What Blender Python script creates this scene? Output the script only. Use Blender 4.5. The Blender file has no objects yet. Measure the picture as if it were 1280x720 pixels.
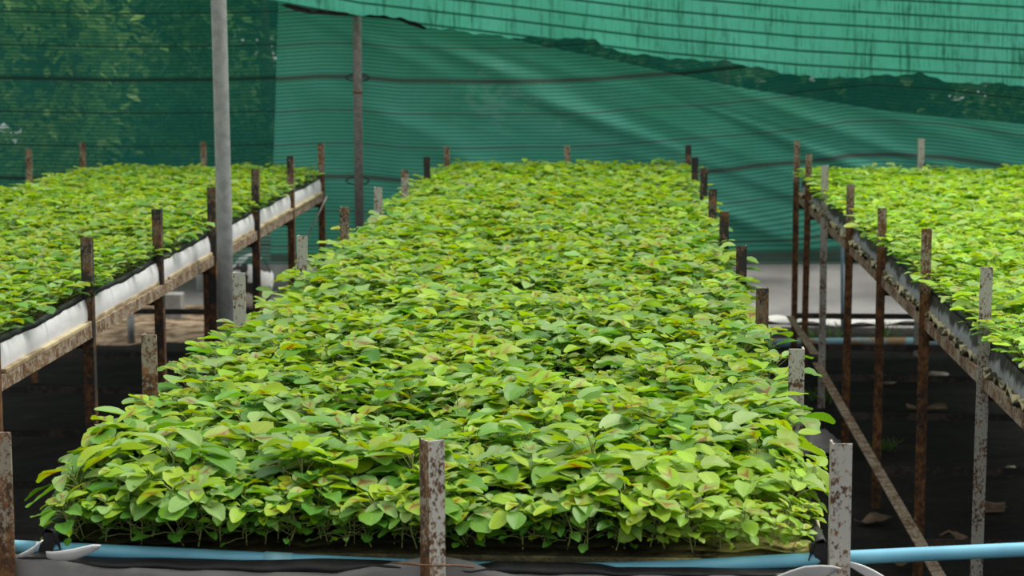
import bpy, math, random
import numpy as np
from mathutils import Vector, Matrix

rng = np.random.default_rng(11)
random.seed(5)
SC = bpy.context.scene
COL = SC.collection

# ------------------------------------------------------------------ camera model (1280x720 photograph)
F = 2548.0
CAMZ = 1.655
PITCH = math.atan(330 / F)
YAW = math.atan(137 / math.hypot(F, 330))
_c, _s = math.cos(YAW), math.sin(YAW)
FW = np.array([-_s * math.cos(PITCH), _c * math.cos(PITCH), -math.sin(PITCH)])
RT = np.array([_c, _s, 0.0])
UP = np.cross(RT, FW)


def ray(x, y):
    return (x - 640) / F * RT - (y - 360) / F * UP + FW


def on_y(x, y, Y):
    d = ray(x, y)
    return d * (Y / d[1]) + np.array([0, 0, CAMZ])


def on_z(x, y, Z=0.0):
    d = ray(x, y)
    return d * ((Z - CAMZ) / d[2]) + np.array([0, 0, CAMZ])


# ------------------------------------------------------------------ node materials
def new_mat(name):
    m = bpy.data.materials.new(name)
    m.use_nodes = True
    m.node_tree.nodes.clear()
    return m, m.node_tree.nodes, m.node_tree.links


class NB:
    def __init__(self, name):
        self.m, self.n, self.l = new_mat(name)
        self.out = self.n.new('ShaderNodeOutputMaterial')

    def link(self, a, b):
        self.l.new(a, b)

    def _in(self, sock, v):
        if v is None:
            return
        if isinstance(v, bpy.types.NodeSocket):
            self.l.new(v, sock)
        elif isinstance(v, (tuple, list)):
            if len(sock.default_value) == 4 and len(v) == 3:
                v = (*v, 1)
            sock.default_value = v
        else:
            sock.default_value = v

    def math(self, op, a, b=None, c=None, clamp=False):
        n = self.n.new('ShaderNodeMath')
        n.operation = op
        n.use_clamp = clamp
        for i, v in enumerate((a, b, c)):
            self._in(n.inputs[i], v)
        return n.outputs[0]

    def ramp01(self, x, a, b):
        n = self.n.new('ShaderNodeMapRange')
        n.interpolation_type = 'SMOOTHSTEP'
        self._in(n.inputs['Value'], x)
        n.inputs['From Min'].default_value = a
        n.inputs['From Max'].default_value = b
        return n.outputs['Result']

    def mix(self, f, a, b):
        n = self.n.new('ShaderNodeMix')
        n.data_type = 'RGBA'
        self._in(n.inputs['Factor'], f)
        self._in(n.inputs['A'] if False else n.inputs[6], a)
        self._in(n.inputs[7], b)
        return n.outputs[2]

    def coords(self, which='Object', scale=(1, 1, 1), rand=0.0):
        tc = self.n.new('ShaderNodeTexCoord')
        mp = self.n.new('ShaderNodeMapping')
        self.l.new(tc.outputs[which], mp.inputs['Vector'])
        mp.inputs['Scale'].default_value = scale
        if rand:
            oi = self.n.new('ShaderNodeObjectInfo')
            v = self.n.new('ShaderNodeCombineXYZ')
            k = self.math('MULTIPLY', oi.outputs['Random'], rand)
            for i in range(3):
                self.l.new(k, v.inputs[i])
            self.l.new(v.outputs[0], mp.inputs['Location'])
        return mp.outputs[0]

    def noise(self, vec, scale, detail=4, rough=0.6):
        n = self.n.new('ShaderNodeTexNoise')
        self._in(n.inputs['Vector'], vec)
        n.inputs['Scale'].default_value = scale
        n.inputs['Detail'].default_value = detail
        n.inputs['Roughness'].default_value = rough
        return n.outputs['Fac']

    def bump(self, h, strength=0.3, dist=0.01):
        n = self.n.new('ShaderNodeBump')
        self._in(n.inputs['Height'], h)
        n.inputs['Strength'].default_value = strength
        n.inputs['Distance'].default_value = dist
        return n.outputs[0]

    def principled(self, col, rough=0.6, metal=0.0, spec=0.5, normal=None, **kw):
        p = self.n.new('ShaderNodeBsdfPrincipled')
        self._in(p.inputs['Base Color'], col)
        self._in(p.inputs['Roughness'], rough)
        self._in(p.inputs['Metallic'], metal)
        self._in(p.inputs['Specular IOR Level'], spec)
        if normal is not None:
            self.l.new(normal, p.inputs['Normal'])
        return p.outputs[0]

    def shader(self, kind, col, normal=None):
        p = self.n.new(kind)
        self._in(p.inputs['Color'], col)
        if normal is not None:
            self.l.new(normal, p.inputs['Normal'])
        return p.outputs[0]

    def mixs(self, f, a, b):
        n = self.n.new('ShaderNodeMixShader')
        self._in(n.inputs[0], f)
        self.l.new(a, n.inputs[1])
        self.l.new(b, n.inputs[2])
        return n.outputs[0]

    def done(self, s):
        self.l.new(s, self.out.inputs['Surface'])
        return self.m

    def sep(self, vec):
        n = self.n.new('ShaderNodeSeparateXYZ')
        self.l.new(vec, n.inputs[0])
        return n.outputs


def plain_mat(name, c1, c2, scale=20, rough=0.6, spec=0.4, bump=0.2, dist=0.002, lo=.35, hi=.65):
    b = NB(name)
    v = b.coords('Object', rand=7)
    f = b.ramp01(b.noise(v, scale), lo, hi)
    return b.done(b.principled(b.mix(f, c1, c2), rough, 0, spec, b.bump(b.noise(v, scale * 3), bump, dist)))


def rusty_mat(name, paint, rust_amount, dark_amount, low_gain=0.0):
    b = NB(name)
    v = b.coords('Object', (1, 1, .7), rand=37)
    fine = b.noise(v, 150, 8, .75)
    big = b.noise(v, 20, 5, .65)
    s = b.math('ADD', b.math('MULTIPLY', fine, .72), b.math('MULTIPLY', big, .38))
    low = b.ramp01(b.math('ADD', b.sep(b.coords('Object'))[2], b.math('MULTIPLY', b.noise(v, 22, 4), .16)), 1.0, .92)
    s = b.math('ADD', s, b.math('MULTIPLY', low, low_gain))  # brown coverage increases on the lower part of the post
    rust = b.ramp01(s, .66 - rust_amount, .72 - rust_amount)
    tone = b.noise(v, 60, 5, .7)
    rustcol = b.mix(b.ramp01(tone, .38, .72), (.06, .03, .016), (.27, .125, .045))
    col = b.mix(rust, paint, rustcol)
    dk = b.ramp01(b.math('ADD', b.math('MULTIPLY', b.noise(v, 9, 6, .7), .7), b.math('MULTIPLY', b.noise(v, 120, 4), .3)), .62 - dark_amount, .66 - dark_amount)
    col = b.mix(dk, col, (.028, .027, .027))
    return b.done(b.principled(col, .75, 0, .3, b.bump(s, .5, .002)))


M = {}
M['post_pale'] = rusty_mat('painted_steel_with_rust_spots', (.42, .41, .37), .105, .0)
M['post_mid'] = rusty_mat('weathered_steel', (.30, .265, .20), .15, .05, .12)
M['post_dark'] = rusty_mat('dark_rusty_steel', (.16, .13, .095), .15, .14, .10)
M['rail'] = rusty_mat('rusty_angle_iron', (.36, .31, .23), .145, .0)
M['rail_dark'] = rusty_mat('dark_angle_iron', (.06, .055, .05), .08, .14)
M['wood'] = plain_mat('weathered_board', (.52, .44, .27), (.25, .19, .11), 9, .8, .2, .4)
M['corrugated'] = plain_mat('mossy_fibre_cement', (.40, .36, .22), (.035, .035, .02), 26, .85, .2, .5, .003, .42, .56)
M['pipe_blue'] = plain_mat('blue_plastic_pipe', (.16, .45, .60), (.13, .38, .53), 7, .38, .5, .05)
M['pipe_joint'] = plain_mat('pale_blue_plastic', (.26, .52, .62), (.2, .45, .56), 9, .4, .5, .05)
M['pipe_dirty'] = plain_mat('dirty_blue_pipe', (.16, .32, .38), (.24, .15, .07), 6, .6, .3, .1, .002, .45, .6)
M['pipe_dull'] = plain_mat('dull_blue_pipe', (.13, .22, .28), (.10, .17, .21), 9, .6, .3, .1)
M['grey_pole'] = plain_mat('galvanised_pipe', (.30, .31, .31), (.22, .225, .225), 30, .55, .5, .1)
M['thin_pole'] = plain_mat('dull_grey_pipe', (.20, .19, .17), (.13, .125, .115), 40, .7, .3, .2)
M['black_film'] = plain_mat('black_plastic_film', (.012, .012, .013), (.018, .018, .019), 20, .5, .3, .25, .004)
M['grey_film'] = plain_mat('grey_plastic_film', (.20, .195, .19), (.15, .145, .14), 12, .45, .45, .15, .004)
M['white_film'] = plain_mat('white_plastic_film', (.80, .80, .79), (.68, .68, .67), 8, .42, .45, .1)
M['cord'] = plain_mat('pale_cord', (.5, .5, .45), (.35, .35, .3), 60, .8, .2)
M['wire'] = plain_mat('rusty_wire', (.2, .08, .03), (.08, .05, .035), 80, .7, .3)
M['stone'] = plain_mat('pale_stone', (.45, .43, .36), (.3, .27, .2), 25, .9, .2, .6)
M['scrap'] = plain_mat('brown_scrap', (.20, .14, .09), (.10, .075, .05), 18, .9, .15)
M['concrete'] = plain_mat('grey_concrete', (.36, .36, .35), (.25, .25, .24), 15, .9, .2, .3)
M['bark'] = plain_mat('brown_bark', (.10, .07, .05), (.05, .038, .028), 25, .9, .1, .6, .01)
M['paper_white'] = plain_mat('pale_sheeting', (.62, .62, .6), (.45, .45, .43), 6, .6, .3)


def sack_mat():
    b = NB('black_and_white_sack')
    v = b.coords('Object')
    f = b.ramp01(b.noise(v, 13, 1, .4), .47, .52)
    return b.done(b.principled(b.mix(f, (.02, .02, .025), (.68, .68, .70)), .6))


M['sack'] = sack_mat()


def liner_mat_left():
    b = NB('white_liner_with_grey_drip_stains')
    v = b.coords('Object', (0, 46, 1.6))
    st = b.noise(v, 1.0, 4, .55)
    z = b.sep(b.coords('Object'))[2]
    top = b.ramp01(z, .81, .885)
    f = b.math('MULTIPLY', b.ramp01(st, .52, .70), top)
    col = b.mix(f, (.68, .68, .69), (.40, .44, .46))
    lo = b.noise(b.coords('Object', (0, 3, 12)), 1.0, 3)
    col = b.mix(b.math('MULTIPLY', b.ramp01(lo, .45, .7), .5), col, (.40, .41, .43))
    return b.done(b.principled(col, .55, 0, .35))


def liner_mat_right():
    b = NB('grimy_grey_liner')
    z = b.sep(b.coords('Object'))[2]
    n = b.noise(b.coords('Object', (0, 9, 5)), 1.0, 6, .7)
    h = b.math('ADD', z, b.math('MULTIPLY', b.math('SUBTRACT', n, .5), .11))
    f = b.ramp01(h, .842, .860)
    g = b.noise(b.coords('Object', (0, 30, 14)), 1.0, 5, .7)
    black = b.mix(b.ramp01(g, .45, .75), (.018, .017, .015), (.12, .115, .10))
    grey = b.mix(b.ramp01(g, .35, .7), (.33, .355, .365), (.22, .235, .24))
    return b.done(b.principled(b.mix(f, grey, black), .6, 0, .35))


M['liner_left'] = liner_mat_left()
M['liner_right'] = liner_mat_right()


def soil_mat():
    b = NB('dark_wet_soil')
    v = b.coords('Object')
    f = b.ramp01(b.noise(v, 6, 8, .7), .4, .7)
    col = b.mix(f, (.006, .0053, .0045), (.020, .016, .012))
    g = b.math('MULTIPLY', b.ramp01(b.noise(v, 2.3, 6, .75), .60, .68), .7)
    col = b.mix(g, col, (.012, .028, .008))
    return b.done(b.principled(col, .85, 0, .25, b.bump(b.noise(v, 14, 8, .75), .9, .05)))


def medium_mat():
    b = NB('brown_growing_medium')
    v = b.coords('Object')
    f = b.ramp01(b.noise(v, 30, 6, .7), .4, .65)
    col = b.mix(f, (.020, .019, .009), (.055, .05, .02))
    # bleached yellow fibre shows through in the thin corner of the bed
    xyz = b.sep(v)
    a = b.ramp01(xyz[0], .02, .22)
    c = b.ramp01(xyz[1], 3.75, 3.25)
    c = b.math('MULTIPLY', c, b.ramp01(xyz[0], .6, .4))
    k = b.math('MULTIPLY', b.math('MULTIPLY', a, c), b.ramp01(b.noise(v, 16, 4), .36, .5))
    col = b.mix(k, col, (.50, .44, .16))
    return b.done(b.principled(col, .9, 0, .2, b.bump(f, .5, .01)))


M['sand'] = plain_mat('tan_debris_soil', (.33, .25, .17), (.09, .06, .035), 11, .9, .2, .5, .01)
M['soil'] = soil_mat()
M['medium'] = medium_mat()


def pave_mat():
    b = NB('grey_ground_sheet')
    v = b.coords('Object', (1, .5, 1))
    f = b.noise(v, 1.7, 4, .5)
    col = b.mix(b.ramp01(f, .35, .7), (.19, .182, .18), (.32, .312, .308))
    return b.done(b.principled(col, .7, 0, .3))


M['pave'] = pave_mat()


def leaf_mat(name, gain=1.0):
    b = NB(name)
    at = b.n.new('ShaderNodeAttribute')
    at.attribute_name = 'leafcol'
    uv = b.n.new('ShaderNodeUVMap')
    uv.uv_map = 'UVMap'
    s = b.sep(uv.outputs[0])
    u = b.math('ABSOLUTE', b.math('SUBTRACT', b.math('MULTIPLY', s[0], 2.0), 1.0))
    v = s[1]
    col = at.outputs['Color']
    # pale midrib and side veins
    mid = b.ramp01(u, .10, .02)
    side = b.math('SINE', b.math('MULTIPLY', b.math('SUBTRACT', v, b.math('MULTIPLY', u, .32)), 44.0))
    side = b.math('MULTIPLY', b.ramp01(side, .72, 1.0), .35)
    vein = b.math('MAXIMUM', b.math('MULTIPLY', mid, .55), side)
    vc = b.n.new('ShaderNodeVectorMath')
    vc.operation = 'MULTIPLY_ADD'
    b.link(col, vc.inputs[0])
    vc.inputs[1].default_value = (1.15, 1.12, 1.1)
    vc.inputs[2].default_value = (.06, .07, .035)
    col = b.mix(vein, col, vc.outputs[0])
    # red V-shaped blotch in the middle of the blade
    geo = b.coords('Object')
    nz = b.math('MULTIPLY', b.math('SUBTRACT', b.noise(geo, 160, 3), .5), .5)
    # chevron whose arms run out along the side veins from the lower midrib
    arm = b.math('DIVIDE', b.math('ABSOLUTE', b.math('SUBTRACT', b.math('SUBTRACT', v, .30), b.math('MULTIPLY', u, .42))), b.math('ADD', .07, b.math('MULTIPLY', b.math('SUBTRACT', 1.0, u, clamp=True), .14)))
    core = b.math('DIVIDE', b.math('ADD', b.math('MULTIPLY', u, 1.6), b.math('ABSOLUTE', b.math('SUBTRACT', v, .26))), .34)
    dist = b.math('ADD', b.math('MINIMUM', b.math('ADD', arm, b.math('MULTIPLY', u, .75)), core), b.math('MULTIPLY', nz, 1.6))
    strk = b.math('ADD', .72, b.math('MULTIPLY', b.math('SINE', b.math('MULTIPLY', b.math('SUBTRACT', v, b.math('MULTIPLY', u, .32)), 60.0)), .28))
    bl = b.math('MULTIPLY', b.math('MULTIPLY', b.ramp01(dist, 1.1, .4), at.outputs['Alpha']), strk)
    halo = b.math('MULTIPLY', b.math('MULTIPLY', b.ramp01(dist, 2.3, .6), at.outputs['Alpha']), .45)
    col = b.mix(halo, col, (.34, .20, .012))
    bc = b.n.new('ShaderNodeVectorMath')
    bc.operation = 'MULTIPLY'
    b.link(col, bc.inputs[0])
    bc.inputs[1].default_value = (.66, .07, .2)
    col = b.mix(bl, col, bc.outputs[0])
    p = b.principled(col, .43, 0, .42)
    tc = b.n.new('ShaderNodeVectorMath')
    tc.operation = 'MULTIPLY'
    b.link(col, tc.inputs[0])
    tc.inputs[1].default_value = (1.42, 1.34, .26)
    t = b.shader('ShaderNodeBsdfTranslucent', tc.outputs[0])
    return b.done(b.mixs(.36, p, t))


M['leaf'] = leaf_mat('seedling_leaf')
M['stem'] = plain_mat('pale_green_stem', (.22, .33, .08), (.28, .26, .09), 50, .5, .4, .05)


def tree_leaf_mat():
    b = NB('tree_leaf')
    at = b.n.new('ShaderNodeAttribute')
    at.attribute_name = 'leafcol'
    p = b.principled(at.outputs['Color'], .55, 0, .3)
    t = b.shader('ShaderNodeBsdfTranslucent', at.outputs['Color'])
    return b.done(b.mixs(.4, p, t))


M['tree_leaf'] = tree_leaf_mat()


def net_mat(name, c_dark, c_light, period, band_v0, band_gap, thin_w, thick_w, open_frac, trans, band_col, streak=0.0, thick_every=3, stripe_depth=1.0, hem=None):
    """knitted shade net: fine horizontal ribs, darker bands, gaps one can partly see through"""
    b = NB(name)
    uv = b.n.new('ShaderNodeUVMap')
    uv.uv_map = 'UVMap'
    s = b.sep(uv.outputs[0])
    U, V = s[0], s[1]
    rib = b.math('SINE', b.math('MULTIPLY', V, 2 * math.pi / period))
    ribf = b.ramp01(rib, .25, .95)
    n1 = b.noise(b.coords('UV', (1, 1, 1)), 2.2, 4, .6)
    knit = b.noise(b.coords('UV', (60, 160, 1)), 1.0, 2, .5)
    tone = b.math('ADD', b.math('MULTIPLY', b.ramp01(n1, .3, .7), .55), b.math('MULTIPLY', knit, .45))
    col = b.mix(tone, c_dark, c_light)
    rcol = (c_dark[0] * .45, c_dark[1] * .42, c_dark[2] * .45)
    col = b.mix(b.math('MULTIPLY', ribf, .9 * stripe_depth), col, rcol)
    if streak:
        sk = b.noise(b.coords('UV', (46, 3.4, 1)), 1.0, 6, .75)
        sp = b.noise(b.coords('UV', (5, 5, 1)), 1.0, 3, .6)
        k = b.math('MULTIPLY', b.ramp01(b.math('ADD', b.math('MULTIPLY', sk, .7), b.math('MULTIPLY', sp, .3)), .47, .66), streak)
        col = b.mix(k, col, (.015, .12, .055))
    t = b.math('DIVIDE', b.math('SUBTRACT', V, band_v0), band_gap)
    d = b.math('MULTIPLY', b.math('ABSOLUTE', b.math('SUBTRACT', t, b.math('ROUND', t))), band_gap)
    thin = b.ramp01(d, thin_w * .75, thin_w * .35)
    t3 = b.math('DIVIDE', t, float(thick_every))
    d3 = b.math('MULTIPLY', b.math('ABSOLUTE', b.math('SUBTRACT', t3, b.math('ROUND', t3))), band_gap * thick_every)
    thick = b.ramp01(d3, thick_w * .62, thick_w * .42)
    band = b.math('MAXIMUM', b.math('MULTIPLY', thin, .9), thick)
    if hem is not None:
        band = b.math('MAXIMUM', band, b.ramp01(V, hem, hem - .006))
    col = b.mix(b.math('MULTIPLY', band, .9), col, band_col)
    d1 = b.principled(col, .7, 0, .25)
    t1 = b.shader('ShaderNodeBsdfTranslucent', col)
    body = b.mixs(trans, d1, t1)
    tr = b.n.new('ShaderNodeBsdfTransparent')
    tr.inputs[0].default_value = (1, 1, 1, 1)
    op = b.math('MULTIPLY', b.math('SUBTRACT', 1.0, b.math('MULTIPLY', ribf, .8)), open_frac)
    op = b.math('MULTIPLY', op, b.math('SUBTRACT', 1.0, b.math('MULTIPLY', band, .9)))
    return b.done(b.mixs(op, body, tr.outputs[0]))


# ------------------------------------------------------------------ mesh helpers
class MB:
    def __init__(self):
        self.v, self.f = [], []

    def add(self, vs, fs):
        o = len(self.v)
        self.v += [tuple(map(float, p)) for p in vs]
        self.f += [tuple(i + o for i in f) for f in fs]
        return self

    def box(self, lo, hi):
        x0, y0, z0 = lo
        x1, y1, z1 = hi
        return self.add([(x0, y0, z0), (x1, y0, z0), (x1, y1, z0), (x0, y1, z0), (x0, y0, z1), (x1, y0, z1), (x1, y1, z1), (x0, y1, z1)],
                        [(0, 3, 2, 1), (4, 5, 6, 7), (0, 1, 5, 4), (1, 2, 6, 5), (2, 3, 7, 6), (3, 0, 4, 7)])

    def tube(self, pts, r, n=12, cap=True):
        pts = [Vector(p) for p in pts]
        rs = r if hasattr(r, '__len__') else [r] * len(pts)
        rings = []
        ref = None
        for i, p in enumerate(pts):
            t = (pts[min(i + 1, len(pts) - 1)] - pts[max(i - 1, 0)]).normalized()
            if ref is None:
                ref = Vector((0, 0, 1)) if abs(t.z) < .9 else Vector((1, 0, 0))
            a = (ref - t * ref.dot(t)).normalized()
            ref = a
            bb = t.cross(a)
            rings.append([p + (a * math.cos(q * 2 * math.pi / n) + bb * math.sin(q * 2 * math.pi / n)) * rs[i] for q in range(n)])
        vs = [p for r_ in rings for p in r_]
        fs = []
        for i in range(len(rings) - 1):
            for q in range(n):
                fs.append((i * n + q, i * n + (q + 1) % n, (i + 1) * n + (q + 1) % n, (i + 1) * n + q))
        if cap:
            fs.append(tuple(reversed(range(n))))
            fs.append(tuple((len(rings) - 1) * n + q for q in range(n)))
        return self.add(vs, fs)

    def prism(self, outline, p0, p1, ax, ay):
        """2-D outline swept from p0 to p1; ax, ay: the outline's axes"""
        p0, p1, ax, ay = map(Vector, (p0, p1, ax, ay))
        n = len(outline)
        vs = [p0 + ax * a + ay * b_ for a, b_ in outline] + [p1 + ax * a + ay * b_ for a, b_ in outline]
        fs = [(q, (q + 1) % n, n + (q + 1) % n, n + q) for q in range(n)]
        # an angle section is an L: cap it as two quads
        if n == 6:
            fs += [(0, 3, 2, 1), (0, 5, 4, 3), (n, n + 1, n + 2, n + 3), (n, n + 3, n + 4, n + 5)]
        else:
            fs += [tuple(reversed(range(n))), tuple(range(n, 2 * n))]
        return self.add(vs, fs)

    def grid(self, P):
        """P[i][j] -> point"""
        ni, nj = len(P), len(P[0])
        self.add([p for r in P for p in r], [(i * nj + j, i * nj + j + 1, (i + 1) * nj + j + 1, (i + 1) * nj + j) for i in range(ni - 1) for j in range(nj - 1)])
        return self

    def build(self, name, mat, parent=None, smooth=False, bevel=0.0, solid=0.0):
        me = bpy.data.meshes.new(name)
        me.from_pydata(self.v, [], self.f)
        me.materials.append(mat)
        me.update()
        if smooth:
            me.polygons.foreach_set('use_smooth', [True] * len(me.polygons))
        o = bpy.data.objects.new(name, me)
        COL.objects.link(o)
        if parent is not None:
            o.parent = parent
            o.matrix_parent_inverse = parent_inv(parent)
        if solid:
            md = o.modifiers.new('thickness', 'SOLIDIFY')
            md.thickness = solid
            md.offset = 0
        if bevel:
            md = o.modifiers.new('bevel', 'BEVEL')
            md.width = bevel
            md.segments = 2
        return o


def parent_inv(p):
    m = Matrix.LocRotScale(p.location, p.rotation_euler, p.scale)
    return m.inverted()


def tag(o, label, cat, group=None, kind=None):
    if label:
        o['label'] = label
    if cat:
        o['category'] = cat
    if group:
        o['group'] = group
    if kind:
        o['kind'] = kind
    return o


def thing(name, label, cat, loc=(0, 0, 0), group=None):
    o = bpy.data.objects.new(name, None)
    o.empty_display_size = .05
    o.location = loc
    COL.objects.link(o)
    return tag(o, label, cat, group)


def angle_outline(w=.034, t=.0035):
    return [(0, 0), (w, 0), (w, t), (t, t), (t, w), (0, w)]


def interp(tbl, x):
    return np.interp(x, [a for a, _ in tbl], [b_ for _, b_ in tbl])


def snoise(x, seed=0, octs=3):
    """smooth 1-D noise"""
    r = np.random.default_rng(seed)
    y = np.zeros_like(np.asarray(x, float))
    for k in range(octs):
        y = y + np.sin(np.asarray(x) * (1.7 ** k) * 2.1 + r.uniform(0, 6.28)) * r.uniform(.6, 1) / (1.5 ** k)
    return y / 1.8


# ------------------------------------------------------------------ the setting
def structure(o):
    o['kind'] = 'structure'
    return o


def ground():
    n = 90
    P = []
    for i in range(n + 1):
        row = []
        for j in range(n + 1):
            x, y = -4.5 + 9 * j / n, 0.2 + 11.0 * i / n
            z = -.012 + .012 * math.sin(x * 5 + 2 * math.sin(y * 3)) * math.sin(y * 6.3 + x) + random.uniform(-.008, .008)
            row.append((x, y, min(z, 0.0)))
        P.append(row)
    structure(MB().grid(P).build('floor', M['soil'], smooth=True))
    structure(MB().box((-14, 11.2, -.2), (14, 26, -.004)).build('floor_beyond_nets', M['pave']))
    Pt = [[(x + .05 * math.sin(y * 9), y, .004 + .004 * math.sin(x * 9) * math.sin(y * 13) - (.02 if i in (0, 16) else 0)) for i, y in enumerate(np.linspace(10.45, 11.95, 17))] for x in np.linspace(-3.4, -1.75, 20)]
    structure(MB().grid(Pt).build('floor_sandy', M['sand'], smooth=True))
    structure(MB().box((-14, -3, -.25), (14, 11.2, -.045)).build('floor_base', M['soil']))


ground()

# ------------------------------------------------------------------ benches
FRONT, REAR = 2.95, 10.18
BAYS = [2.95, 3.83, 4.76, 5.65, 6.55, 7.40, 8.30, 9.22, 10.18]


def post(parent, x, y, top, rot, mat, w=.030, shade_mat=None):
    ca, sa = math.cos(rot), math.sin(rot)
    o = MB().prism(angle_outline(w), (0, 0, 0), (0, 0, top), (ca, sa, 0), (-sa, ca, 0)).build('post', mat, None)
    o.location = (x, y, 0)
    if shade_mat is not None:
        o.data.materials.append(shade_mat)
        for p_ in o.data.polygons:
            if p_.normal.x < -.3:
                p_.material_index = 1  # left faces take a darker steel, their shade put into the colour
    # slight lean
    o.rotation_euler = (random.uniform(-.006, .006), random.uniform(-.006, .006), 0)
    o.parent = parent
    o.matrix_parent_inverse = parent_inv(parent)
    return o


def bench(label, xl, xr, posts, deck, yfront):
    """posts: list of (x, y, top, rotation, material)"""
    t = thing('bench_frame', label, 'bench frame', ((xl + xr) / 2, yfront, 0))
    for p in posts:
        post(t, *p)
    y0, y1 = yfront, REAR + .03
    zr = .772
    # long side rails under the deck edge
    MB().prism([(0, 0), (0, .036), (-.034, .036), (-.034, .032), (-.004, .032), (-.004, 0)], (xr - .004, y0, zr), (xr - .004, y1, zr), (1, 0, 0), (0, 0, 1)).build('side_rail', M['rail'], t)
    MB().prism([(0, 0), (.004, 0), (.004, .032), (.034, .032), (.034, .036), (0, .036)], (xl + .004, y0, zr), (xl + .004, y1, zr), (1, 0, 0), (0, 0, 1)).build('side_rail', M['rail'], t)
    for k, y in enumerate(BAYS):
        if y < yfront - .01:
            continue
        MB().prism(angle_outline(.03), (xl + .01, y + .01, zr - .034), (xr - .01, y + .01, zr - .034), (0, 1, 0), (0, 0, 1)).build('cross_rail', M['rail_dark'], t)
        zl = .185 if k == 8 else .118
        MB().prism(angle_outline(.028), (xl + .01, y + .012, zl), (xr - .01, y + .012, zl), (0, 1, 0), (0, 0, 1)).build('lower_cross_rail', M['rail_dark'], t)
    if deck == 'boards':
        yy = y0
        while yy < y1 - .1:
            L = min(random.uniform(.8, 1.0), y1 - yy)
            off = random.uniform(-.004, .012)
            bm = MB()
            bm.box((xl + .02, yy + .006, zr + .0365), (xr - .012 + off, yy + L - .006, zr + .048))
            bm.build('deck_board', M['wood'], t, bevel=.002)
            yy += L
    else:
        n = int((y1 - y0) / .012)
        P = []
        for i in range(n + 1):
            y = y0 + (y1 - y0) * i / n
            dz = .009 * math.sin(y * 2 * math.pi / .07)
            jag = .006 * math.sin(y * 17) + .004 * math.sin(y * 53)
            P.append([(xl + .004 - jag, y, zr + .048 + dz), (xl + .08, y, zr + .048 + dz), (xr - .06, y, zr + .048 + dz), (xr - .004 + jag, y, zr + .048 + dz)])
        MB().grid(P[3:]).build('corrugated_deck', M['corrugated'], t, smooth=True, solid=.006)
    return t


PI = math.pi
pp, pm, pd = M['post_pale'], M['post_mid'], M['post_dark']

# middle bed -------------------------------------------------------
CXL, CXR = -.90, .335
posts_c = []
topsL = [1.049, 1.062, 1.07, 1.065, 1.066, 1.062, 1.06, 1.056, 1.046]
topsR = [1.046, 1.045, 1.041, 1.044, 1.058, 1.062, 1.075, 1.058, 1.058]
matsL = [pm, pm, pp, pp, pm, pp, pp, pd, pm]
matsR = [pp, pp, pd, pd, pd, pd, pd, pd, pd]
for i, y in enumerate(BAYS):
    x = -.912 + .037 * i / 8
    posts_c.append((on_y(15.5, 541, FRONT)[0] - .030 if i == 0 else x - .010, y, topsL[i], 0, matsL[i]))
    xr_ = .333
    if i == 0:
        posts_c.append((on_y(1043, 555, FRONT)[0], y, topsR[i], 0, matsR[i]))
    else:
        posts_c.append((xr_ + .020, y, topsR[i], PI / 2, matsR[i]))
posts_c.append((on_y(538.5, 551, FRONT - .03)[0], FRONT - .03, 1.049, math.radians(35), pp, .0275, pm))  # central post, shade of its left faces painted with the darker steel
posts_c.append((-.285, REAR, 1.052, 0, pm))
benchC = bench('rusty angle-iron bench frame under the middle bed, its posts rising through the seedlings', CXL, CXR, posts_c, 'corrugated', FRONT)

# left bed ---------------------------------------------------------
LXL, LXR = -2.71, -1.49
posts_l = []
topsl = [1.06, 1.06, 1.06, 1.058, 1.057, 1.06, 1.065, 1.057, 1.058]
matsl = [pm, pd, pd, pd, pd, pd, pd, pm, pm]
for i, y in enumerate(BAYS):
    posts_l.append((-1.49, y, topsl[i], PI / 2, matsl[i]))
    posts_l.append((-2.73, y, 1.085 if i == 7 else 1.06, 0, pm))
posts_l.append((-2.115, REAR, 1.066, 0, pm))
benchL = bench('rusty bench frame of the left bed with cream boards along its edge', LXL, LXR, posts_l, 'boards', FRONT)

# right bed --------------------------------------------------------
RXL, RXR = .882, 2.10
posts_r = []
BR = [2.95, 3.95, 4.965, 5.92, 6.92, 7.90, 8.77, 9.63, 10.2]
topsr = [1.06, 1.06, 1.07, 1.068, 1.038, 1.043, 1.055, 1.048, 1.079]
matsr = [pm, pm, pp, pm, pm, pm, pp, pm, pm]
for i, y in enumerate(BR):
    posts_r.append((.900 if i < 6 else .892, y, topsr[i], PI / 2, matsr[i]))
    posts_r.append((2.10, y, 1.06, 0, pm))
posts_r.append((1.475, REAR, 1.093, 0, pp))
_b = BAYS
BAYS = BR
benchR = bench('rusty bench frame of the right bed with corrugated sheet edge and low rail', RXL, RXR, posts_r, 'corrugated', FRONT)
BAYS = _b
# low rail along the right bed's inner side
MB().prism(angle_outline(.036), (.872, FRONT, .20), (.872, 8.78, .20), (-1, 0, 0), (0, 0, -1)).build('lower_side_rail', M['rail'], benchR)
MB().prism(angle_outline(.036), (.872, 8.86, .225), (.872, 10.2, .20), (-1, 0, 0), (0, 0, -1)).build('lower_side_rail', M['rail'], benchR)


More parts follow.
